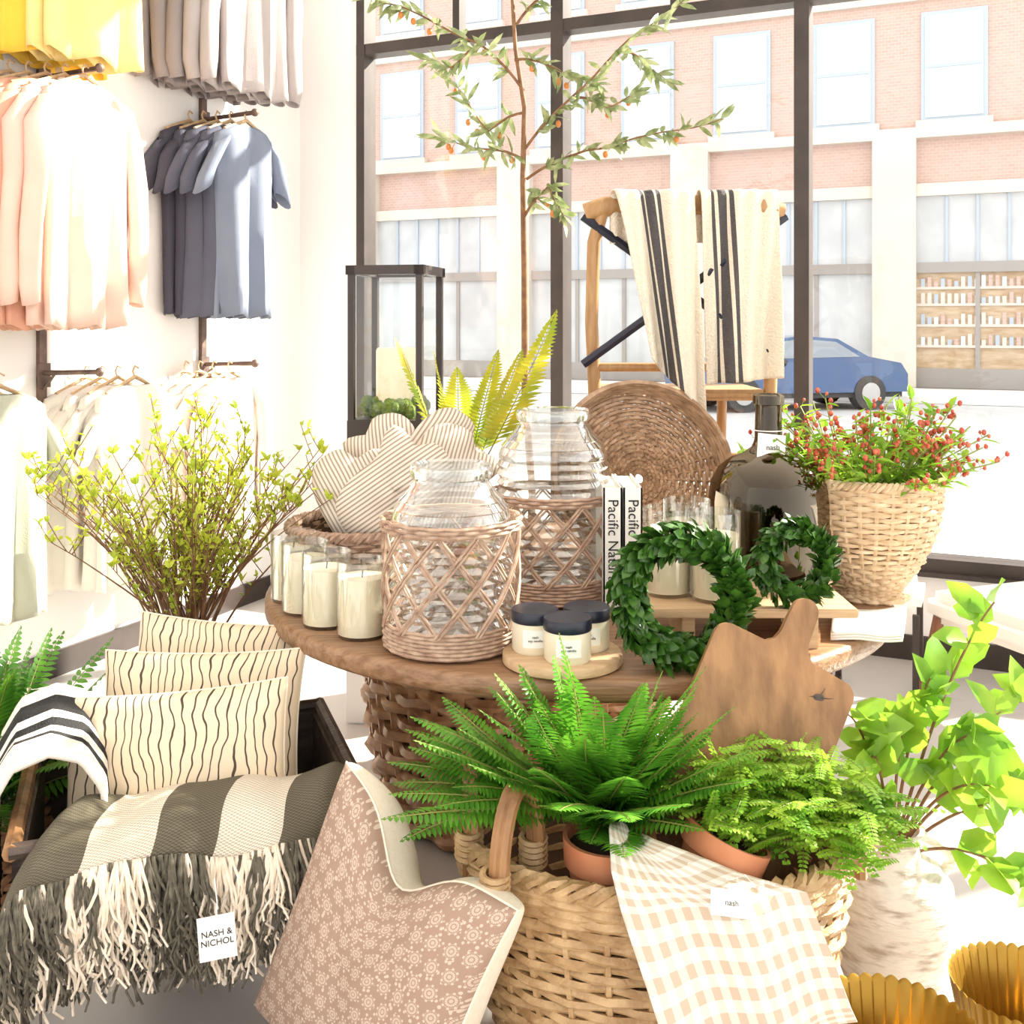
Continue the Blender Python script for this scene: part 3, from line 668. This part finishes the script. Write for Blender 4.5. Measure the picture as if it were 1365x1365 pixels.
for row,(v0,off) in enumerate(((1,0),(.94,-.006),(.88,-.006),(1,.03),(1,.014))):
    n=84
    for i in range(n):
        u=(i+U(.1,.9))/n; p=thr(u,v0,off); cm=1 if (u<.22 or .42<u<.60 or u>.79) else 2
        if random.random()<.22: cm=3-cm
        if row==3 and random.random()<.6: cm=1
        Ln=U(.10,.15) if row in(1,2) else U(.11,.185)
        bulge=U(.0,.045)
        for k in range(4):
            ph=U(0,6); A=U(.004,.013); sw=V((U(-.045,.045),U(-.015,.01),0))
            q.tube([p+sw*t+fy*(bulge*sin(min(1,t*2)*pi/2)+A*sin(ph+t*11)*t)+fx*(A*cos(ph*2+t*12)*t)-V((0,0,Ln*t)) for t in [j/8 for j in range(9)]],lambda t:.0030*(1.15-.35*t),4,cm)
for i in range(60):
    v=(i+U(0,.9))/60*.85+.15; p=thr(1,v); Ln=U(.09,.17)
    for k in range(3):
        ph=U(0,6); q.tube([p+fx*(.025*t+.006*sin(ph+t*8))+fy*(.006*cos(ph+t*9))-V((0,0,Ln*t)) for t in [j/6 for j in range(7)]],.003,4,1 if random.random()<.7 else 2)
q.build('striped_fringe_throw',[THR,DGm,CRm])
q=MB(); tp=V((-.535,1.905,.385)); TM=rotM(tp,D(-6),D(-5),D(12)); q.box((-.033,-.001,-.038),(.033,.001,.038),0,TM); q.tube([TM@V((0,0,.03)),TM@V((.005,.0,.06)),TM@V((0,.03,.09))],.0012,4,0)
ob=q.build('price_tag',[LABEL]); txt('NASH &\nNICHOL',.0155,TM@FM(0,-.002,0),INK,ob)
BWT=uvmat('black_white_cotton',[(0,(.80,.74,.66)),(.12,(.03,.03,.03)),(.42,(.80,.74,.66)),(.5,(.03,.03,.03)),(.58,(.8,.74,.66)),(.66,(.03,.03,.03)),(.74,(.8,.74,.66))],axis='X')
q=MB()
def bw2(u,v):
    base=CMx@V((-W2,.06-.26*u,.0)); t=v
    pr=[(.12,.50),(.11,.60),(.07,.665),(.01,.69),(-.06,.67),(-.10,.60),(-.11,.50),(-.11,.42)]
    i=t*7; a=int(min(i,6)); f=i-a
    dx=pr[a][0]*(1-f)+pr[a+1][0]*f; z=pr[a][1]*(1-f)+pr[a+1][1]*f
    return base+fx*(dx+.05)+V((0,0,z-.05*u+.006*sin(u*14+v*5)))
q.grid(bw2,30,30,0)
bwo=q.build('black_and_white_throw',[BWT],solid=.012)
q=MB()
for i in range(90):
    u=U(0,1); p=bw2(u,1); Ln=U(.1,.2); q.tube([p-V((0,0,Ln*t))+V((.006*sin(t*8+i),.006*cos(t*7+i),0)) for t in [j/5 for j in range(6)]],.0035,4,0)
q.build('throw_fringe',[mat('black_fringe',(.02,.02,.02),rough=.9)],parent=bwo)
# ------------------------------------------------------------------ budding branches in vase
q=MB(); vx,vy=-.93,3.02
q.lathe([(.001,0),(.10,0),(.14,.12),(.15,.28),(.12,.45),(.075,.53),(.085,.57),(.07,.565),(.06,.5),(.001,.45)],(vx,vy,0),36,2)
for i in range(78):
    a=U(0,2*pi); sp=U(0,1)**.65*.46; top=V((vx+.02+cos(a)*sp*1.05,vy+sin(a)*sp*.55,U(.95,1.26)-sp*.30)); b0=V((vx+U(-.045,.045),vy+U(-.04,.04),.5))
    pts=[]; wob=[U(-.02,.02) for _ in range(4)]
    for j in range(8):
        t=j/7; p=b0*(1-t)+top*t; bend=sin(pi*t); p=p+V((-cos(a)*sp*.10*bend+wob[0]*sin(t*7)*.5,wob[1]*sin(t*8)*.5,.03*bend)); pts.append(p)
    q.tube(pts,lambda t:.0034*(1.1-.75*t),4,0)
    for k in range(7):
        t=U(.3,1); x=t*7; ii=int(min(x,6)); p=pts[ii].lerp(pts[ii+1],x-ii); aa=U(0,2*pi)
        d=V((cos(aa)*.6,sin(aa)*.5,.9)).normalized()*U(.04,.12); 
        q.tube([p,p+d*.5+V((0,0,-.004)),p+d],.0014,4,0,cap=False)
        for s_ in range(3):
            pp=p+d*(.4+.3*s_)
            for l in range(2):
                dd=V((U(-1,1),U(-1,1),U(.0,1.4))).normalized()*U(.014,.032)
                q.leaf(pp,dd,U(.009,.015),V((U(-1,1),U(-1,1),1)),1,.1,.15)
    for l in range(5):
        q.leaf(pts[-1],V((U(-1,1),U(-1,1),1.3)).normalized()*U(.020,.036),.014,V((U(-1,1),-1,.3)),1)
q.build('budding_branches_in_vase',[TWIG,BUD,mat('dark_ceramic',(.06,.05,.045),rough=.4)])
q=MB(); wicker(q,(-1.28,2.47,0),[(.14,.01),(.17,.15),(.175,.28),(.16,.36)],20,26,.010,0,1)
q.build('wicker_planter',[RATT,LINER])
q=MB(); pot(q,(-1.28,2.47,.16),.11,.19,2,3); fernplant(q,(-1.25,2.47,.34),54,.48,.065,26,el=(15,85),dr=(.1,.45)); q.build('potted_fern',[FERN,STEM,TERRA,SOIL])
# ------------------------------------------------------------------ mitts basket
q=MB(); wicker(q,(-.42,3.02,.762),[(.17,.005),(.20,.05),(.21,.11),(.215,.15)],11,30,.009,0,1); q.build('low_willow_basket',[WICKG,LINER])
TICK=periodic('ticking_stripe',(.36,.28,.215),(.72,.64,.55),30,.42,'X')
def mitt(c,rx,ry,rz,s=1,thumb=1):
    q=MB(); M=rotM(c,D(rx),D(ry),D(rz)); nr,na=9,44
    def rad(a):
        x=cos(a);y=sin(a); r=1/((abs(x)/.088)**2.6+(abs(y)/.15)**2.6)**(1/2.6)
        r+=.055*math.exp(-((a-(.55 if thumb>0 else pi-.55))/.28)**2)-.02*math.exp(-((a-(1.05 if thumb>0 else pi-1.05))/.16)**2)
        return r*s
    for sg in(-1,1):
        vs=[];uv=[]
        for i in range(nr+1):
            ro=sin(i/nr*pi/2)
            for j in range(na):
                a=2*pi*j/na; r=rad(a)*ro; th=.042*s*(max(0,1-ro**2.2))**.6
                vs.append((r*cos(a),sg*th+.006*sin(r*60+a*2),r*sin(a))); uv.append((.5+r*cos(a)*3,.5+r*sin(a)*3))
        fs=[(i*na+j,i*na+(j+1)%na,(i+1)*na+(j+1)%na,(i+1)*na+j) for i in range(nr) for j in range(na)]
        q.add(vs,fs,0,uv,M)
    q.build('striped_oven_mitt',[TICK])
mitt((-.44,2.93,1.00),-18,-30,8,1.05,1)
mitt((-.32,2.88,1.04),-15,55,-8,1.15,-1)
mitt((-.20,2.97,1.05),-18,18,6,1.15,1)
mitt((-.35,3.06,1.08),-12,-8,0,1.05,-1)
mitt((-.23,3.08,1.10),-12,38,12,1.1,1)
# ------------------------------------------------------------------ round tray
q=MB(); TM=Matrix.Translation((.375,3.1,1.04))@Matrix.Rotation(D(-18),4,'X')@Matrix.Rotation(D(14),4,'Z')
nrg=20
for k in range(nrg):
    r=.02+.235*k/(nrg-1); pn=120
    q.tube([((r)*cos(a),(.006*cos(a*20+k*pi)),(r)*sin(a)) for a in [2*pi*i/pn for i in range(pn)]],.0068,5,0,closed=True,M=TM)
for k in range(40):
    a=2*pi*k/40; q.tube([(r*cos(a),-.002,r*sin(a)) for r in(.02,.14,.26)],.0045,4,0,M=TM)
for k in range(5):
    q.tube([((.262+.004*k)*cos(a),-.012-.011*k+.003*cos(a*24+k*pi),(.262+.004*k)*sin(a)) for a in [2*pi*i/96 for i in range(96)]],.0085,5,0,closed=True,M=TM)
q.build('round_wicker_tray',[TRAYW])
# ------------------------------------------------------------------ cross-back chair on table
q=MB(); bx0,bx1=.25,.82; yb=3.30
for x,sg in((bx0,-1),(bx1,1)):
    q.tube([(x-.0*sg+(-.03*sg),yb+.02,.762),(x-.02*sg,yb+.01,1.0),(x-.01*sg,yb,1.27),(x,yb-.0,1.5),(x-.005*sg,yb-.02,1.75),(x-.03*sg,yb-.03,1.84)],lambda t:.021,10,0)
    q.tube([(x-.11*sg,3.60,.762),(x-.10*sg,3.60,1.25)],.017,10,0)
q.tube([(bx0-.02,yb-.02,1.84),(bx0+.04,yb-.03,1.86),(.40,yb-.005,1.87),(.535,yb+.01,1.87),(.67,yb-.005,1.87),(bx1-.04,yb-.03,1.86),(bx1+.02,yb-.02,1.84)],.033,10,0)
q.tube([(bx0,yb,1.36),(bx1,yb,1.36)],.014,8,0)
for z in(.95,1.08): q.tube([(bx0+.02,yb,z),(bx1-.02,yb,z)],.011,8,0)
q.tube([(bx0+.1,3.6,1.0),(bx1-.1,3.6,1.0)],.011,8,0)
for s_ in(0,1):
    pts=[]
    for i in range(13):
        t=i/12; x=bx0-.03+(bx1-bx0+.06)*t; z=1.83-.46*t; yy=yb-.034-.01*sin(pi*t)
        if s_: x=bx1+.03-(bx1-bx0+.06)*t
        pts.append((x,yy-.004*s_,z))
    q.tube(pts,.015,6,1)
q.box((.27,3.28,1.255),(.80,3.62,1.29),2,bev=.012)
q.build('cross_back_chair',[WOODC,BLK,WOODC])
SA=(.80,.71,.58); DK=(.10,.09,.09)
T1=uvmat('striped_linen',[(0,SA),(.30,DK),(.35,SA),(.375,DK),(.48,SA),(.505,DK),(.56,SA)],bump=1)
T2=uvmat('striped_linen_b',[(0,SA),(.14,DK),(.18,SA),(.22,DK),(.33,SA),(.37,DK),(.42,SA)],bump=1)
def hang(name,x0,x1,xb0,xb1,ztop,zb0,zb1,y,m,skew,nf,amp,ph):
    q=MB(); bk=.18
    def fn(u,v):
        L=(ztop-(zb0*(1-u)+zb1*u))+bk; s=v*L-bk; r=.035
        if s<-.04: yy=y+2*r; z=ztop-(-s-.04)
        elif s<.05:
            k=(s+.04)/.09; yy=y+r+r*cos(k*pi); z=ztop+.022*sin(k*pi)
        else: yy=y; z=ztop-(s-.05)
        f=max(0,s)/(L-bk); ff=f**.9
        x=(x0*(1-u)+x1*u)*(1-ff)+(xb0*(1-u)+xb1*u)*ff
        yy-= (amp*sin(nf*2*pi*u+ph+f*1.3)*(.3+.9*f)+.02*f+.008*sin(u*29+f*6))
        return V((x,yy,z))
    q.grid(fn,60,70,0,uvf=lambda u,v:(max(0.001,min(.999,u-skew*(v-.25))),v))
    q.build(name,[m],solid=.004)
hang('striped_linen_throw',.305,.555,.42,.595,1.885,1.34,1.16,3.20,T1,-.02,1.6,.032,.6)
hang('striped_linen_throw',.578,.825,.60,.83,1.89,1.26,1.28,3.235,T2,.03,1.5,.028,2.4)
# ------------------------------------------------------------------ berry planter
q=MB(); BP=(.965,2.84,.762)
wicker(q,BP,[(.095,.005),(.078,.025),(.095,.05),(.13,.10),(.158,.155),(.174,.21),(.182,.265),(.18,.31)],28,28,.0075,0,1,amp=.0055)
q.build('footed_willow_planter',[WICKP,LINER])
q=MB(); b0=V((BP[0],BP[1],1.03))
q.lathe([(.001,0),(.15,0),(.14,-.1),(.001,-.12)],(BP[0],BP[1],1.05),24,3)
for i in range(115):
    a=U(0,2*pi); E=math.radians(U(18,85)); L=U(.13,.28)
    d=V((cos(a)*cos(E)*1.2,sin(a)*cos(E)*.8,sin(E)*1.0)); p0=b0+V((cos(a)*.08,sin(a)*.08,0)); p1=p0+d*L
    q.tube([p0,p0.lerp(p1,.5)+V((0,0,.015)),p1],.0018,4,2)
    for k in range(10):
        t=U(.15,1.0); q.leaf(p0.lerp(p1,t),V((U(-1,1),U(-1,1),U(-.1,.9))).normalized()*U(.028,.06),U(.016,.026),V((0,0,1)),1)
    if random.random()<.62:
        for k in range(10):
            t=U(.55,1.03); pp=p0.lerp(p1,t); w=V((U(-1,1),U(-1,1),U(0,1.2))).normalized()*U(.010,.032)
            q.tube([pp,pp+w],.0008,3,2,cap=False); q.ball(pp+w,U(.0045,.0075),0,6,4,(1,1,1.2))
q.build('red_berry_stems',[BERRY,FERNL,STEM,SOIL])
q=MB()
for k in range(3):
    vs_=[V((.80,2.62,.766+.006*k)),V((1.0,2.66,.766+.006*k)),V((.90,2.42,.766+.006*k)),V((.74,2.44,.766+.006*k))]
    q.grid(lambda u,v:(vs_[0]*(1-u)+vs_[1]*u)*(1-v)+(vs_[3]*(1-u)+vs_[2]*u)*v+V((0,0,.002*sin(u*8+v*5))),12,10,0)
q.build('folded_napkins',[WHFAB],solid=.005)
# ------------------------------------------------------------------ lantern + plinth
q=MB(); q.box((-.62,3.92,0),(-.28,4.28,1.02),0,bev=.006); q.build('display_plinth',[WHITE],smooth=False)
q=MB(); LMt=rotM((-.45,4.1,1.022),0,0,D(-12)); w=.135
q.box((-w-.015,-w-.015,0),(w+.015,w+.015,.11),0,LMt,.004)
for sx_ in(-1,1):
    for sy_ in(-1,1): q.box((sx_*w-.012,sy_*w-.012,.08),(sx_*w+.012,sy_*w+.012,.68),0,LMt)
for sg in(-1,1):
    q.box((-w-.018,sg*w-.018,.66),(w+.018,sg*w+.018,.695),0,LMt); q.box((sg*w-.018,-w-.018,.66),(sg*w+.018,w+.018,.695),0,LMt)
for sg in(-1,1): q.box((-w,sg*w-.001,.11),(w,sg*w+.001,.66),1,LMt); q.box((sg*w-.001,-w,.11),(sg*w+.001,w,.66),1,LMt)
q.lathe([(.001,.12),(.078,.12),(.08,.13),(.08,.37),(.074,.38),(.001,.375)],(0,0,0),32,2,M=LMt)
for i in range(90):
    a=U(0,6.28); r=U(.075,.115); p=LMt@V((r*cos(a),r*sin(a),U(.12,.17))); q.ball(p,U(.016,.028),3,7,5,(1,1,U(.8,1.5)))
q.build('lantern',[BLACKF,PANE,WAX,MOSS],smooth=False)
q=MB(); pot(q,(-.17,3.38,.762),.08,.16,2,3); b=V((-.17,3.38,.9))
for d,L in (((.50,-.45,.95),.84),((.22,-.25,1),.58),((-.10,-.1,1),.55),((.02,-.2,1),.50),((-.28,-.1,.9),.62),((.36,-.1,.9),.60)):
    frond(q,b,d,L,.06,32,.095,0,1,.003,.16,lean=.5,start=.35)
q.build('potted_yellow_fern',[FERNY,STEM,TERRA,SOIL])
# ------------------------------------------------------------------ olive tree
q=MB(); tx,ty=.05,4.4
q.lathe([(.001,0),(.16,0),(.2,.2),(.21,.36),(.19,.36),(.18,.32),(.001,.31)],(tx,ty,0),36,3)
trunk=[(tx+.02,.3),(tx+.03,.8),(tx+.01,1.2),(tx-.0,1.7),(tx-.005,2.1),(tx-.0,2.4),(tx-.03,2.65),(tx-.06,2.95),(tx-.08,3.15)]
q.tube([(x+.006*sin(z*9),ty+.008*cos(z*7),z) for x,z in trunk],lambda t:.015*(1.15-.75*t),8,0)
br=[[(0,2.18),(-.18,2.25),(-.37,2.29)],[(0,2.47),(-.18,2.66),(-.49,2.77),(-.66,2.83)],[(0,2.22),(.2,2.44),(.42,2.63),(.65,2.8)],[(.01,2.1),(.26,2.22),(.51,2.25),(.79,2.32)],[(0,1.94),(.1,2.07),(.16,1.91)],[(0,2.38),(-.15,2.32),(-.30,2.52)],[(-.04,2.6),(.13,2.57),(.32,2.47)],[(-.03,2.75),(.1,2.9),(.2,3.05)],[(.2,2.44),(.35,2.42),(.5,2.48)],[(-.05,2.9),(-.2,3.0),(-.35,2.98)],[(.42,2.63),(.52,2.62),(.62,2.55)],[(-.18,2.66),(-.3,2.6),(-.42,2.63)]]
for bi,bb in enumerate(br):
    pts=[]; yo=U(-.25,.25); nB=len(bb)-1
    for i in range(nB*5+1):
        x=i/5; k=int(min(x,nB-1)); f=x-k; t=x/nB
        pts.append(V((tx+bb[k][0]*(1-f)+bb[k+1][0]*f,ty+yo*t,bb[k][1]*(1-f)+bb[k+1][1]*f+.012*sin(x*4))))
    q.tube(pts,lambda t:.0062*(1.1-.8*t),5,0)
    for i in range(2,len(pts)):
        dirv=(pts[i]-pts[i-1]).normalized()
        for l in range(4):
            dd=(dirv*U(.4,1)+V((U(-1,1),U(-1,1),U(-1,.6)))).normalized()*U(.06,.11)
            q.leaf(pts[i]+(pts[i-1]-pts[i])*U(0,1),dd,.026,V((U(-1,1),-1,U(-.5,1))),1,.15,.1)
        if random.random()<.2: 
            p=pts[i]+V((U(-.03,.03),U(-.03,.03),-.035)); q.tube([pts[i],p],.0012,3,0); q.ball(p,.0115,2,8,5,(1,1,1.35))
q.build('potted_olive_tree',[TWIG,OLV,FRUIT,mat('stone_pot',(.55,.5,.45),rough=.8)])
# ------------------------------------------------------------------ urn with leaves
q=MB(); uc=(.845,2.34,0)
q.lathe([(.001,0),(.085,0),(.10,.03),(.128,.11),(.138,.19),(.130,.26),(.10,.305),(.065,.325),(.058,.35),(.068,.375),(.06,.378),(.05,.35),(.05,.29)],uc,48,0,rmod=lambda a,t:1+.010*sin(t*60)+.006*sin(a*5))
for sg in(-1,1): q.tube([(uc[0]+sg*(.06+.07*sin(pi*t)),uc[1]-.01,.365-.11*t) for t in [i/10 for i in range(11)]],.012,8,0)
q.build('distressed_urn',[URN])
q=MB(); b0=V((.845,2.34,.30))
tg=[(.94,2.36,.70),(1.07,2.33,.88),(1.12,2.28,.50),(.72,2.25,.66),(.76,2.22,.58),(1.02,2.2,.52),(1.13,2.18,.28),(.86,2.3,.62),(1.16,2.35,.66),(1.02,2.3,.60),(1.2,2.3,.42)]
for t_ in tg:
    t_=V(t_); mid=(b0+t_)/2+V((0,0,.14)); pts=[(b0*(1-s)**2+mid*(2*s*(1-s))+t_*(s*s)) for s in [i/12 for i in range(13)]]
    q.tube(pts,lambda t:.004*(1.1-.6*t),5,1)
    for i in range(5,13):
        dirv=(pts[i]-pts[i-1]).normalized()
        for l in range(2 if i%2 else 1):
            dd=(dirv*.6+V((U(-1,1),U(-.8,.5),U(-.5,.7)))).normalized()*U(.07,.115)
            q.leaf(pts[i],dd,U(.05,.075),V((U(-.6,.6),-1,U(0,1))),0,.2,.14)
q.build('leafy_branches_in_urn',[LIME,TWIG])
# ------------------------------------------------------------------ gold scalloped planters
def goldp(c,r,h):
    q=MB(); ns=38
    q.lathe([(.001,0),(r*.62,0),(r*.72,h*.3),(r*.85,h*.65),(r*1.0,h*.97),(r*1.02,h),(r*.98,h*.985),(r*.8,h*.6),(r*.6,.02),(.001,.02)],c,304,0,rmod=lambda a,t:1+.018*abs(sin(a*ns/2)),zmod=lambda a,t:(.006*abs(sin(a*ns/2)) if .45<t<.75 else 0))
    q.build('brass_scalloped_planter',[GOLD])
goldp((.635,1.75,0),.135,.325); goldp((.935,1.93,0),.120,.285)
for c,r,h in (((-.80,1.74,0),.085,.245),((-.60,1.70,0),.075,.20)):
    q=MB(); q.lathe([(.001,0),(r*.7,0),(r,h*.6),(r*1.02,h*.95),(r,h),(r*.92,h*.98),(r*.86,h*.9),(.001,h*.88)],c,40,0); q.build('round_wooden_pot',[WOODB])
# ------------------------------------------------------------------ side chair and bench
def oc(name,x,y,rz):
    q=MB(); M=rotM((x,y,0),0,0,rz)
    q.box((-.28,-.28,.34),(.28,.28,.46),0,M,.04); q.box((-.28,.20,.42),(.28,.32,.86),0,M,.05)
    for sx_ in(-1,1):
        for sy_ in(-1,1): q.tube([M@V((sx_*.23,sy_*.23,.36)),M@V((sx_*.28,sy_*.29,0))],lambda t:.024-.009*t,8,1)
    q.build(name,[WHFAB,mat('walnut',(.22,.08,.04),rough=.4)])
oc('side_chair',1.95,3.93,D(-70))
q=MB(); M=rotM((1.46,4.22,0),0,0,D(-24)); q.box((-.18,-.17,.38),(.18,.17,.47),0,M,.03)
for sx_ in(-1,1):
    for sy_ in(-1,1): q.box((sx_*.16-.012,sy_*.15-.012,0),(sx_*.16+.012,sy_*.15+.012,.38),1,M)
    q.box((sx_*.16-.012,-.15,.0),(sx_*.16+.012,.15,.022),1,M)
q.build('upholstered_bench',[WHFAB,BLACKF],smooth=False)
q=MB(); q.lathe([(.001,0),(.07,0),(.11,.06),(.125,.13),(.11,.2),(.085,.235),(.095,.25),(.085,.25),(.075,.23),(.001,.1)],(1.50,4.17,.472),36,0)
for sg in(-1,1): q.tube([(1.50+sg*(.10+.035*sin(pi*t)),4.17,.69-.07*t) for t in [i/8 for i in range(9)]],.009,6,0)
q.build('dark_ceramic_vase',[mat('charcoal_ceramic',(.10,.10,.11),(.16,.15,.15),rough=.5,vs=10)])
# ------------------------------------------------------------------ light
w=bpy.data.worlds.new('World'); S.world=w; w.use_nodes=True
bg=w.node_tree.nodes['Background']; bg.inputs[0].default_value=(1,.98,.955,1); bg.inputs[1].default_value=2.25
sd=bpy.data.lights.new('sun','SUN'); sd.energy=21; sd.angle=D(1.2); sd.color=(1,.92,.80)
so=bpy.data.objects.new('sun',sd); S.collection.objects.link(so)
so.rotation_euler=V((-.75,-.35,-.50)).to_track_quat('-Z','Y').to_euler()
# ------------------------------------------------------------------ camera
cd=bpy.data.cameras.new('camera'); cd.sensor_width=36; cd.lens=36*1400/1365; cd.shift_y=-252.5/1365; cd.clip_end=300
co=bpy.data.objects.new('camera',cd); S.collection.objects.link(co); co.location=(0,0,1.5); co.rotation_euler=(pi/2,0,0)
S.camera=co
S.view_settings.view_transform='Standard'
S.view_settings.look='None'
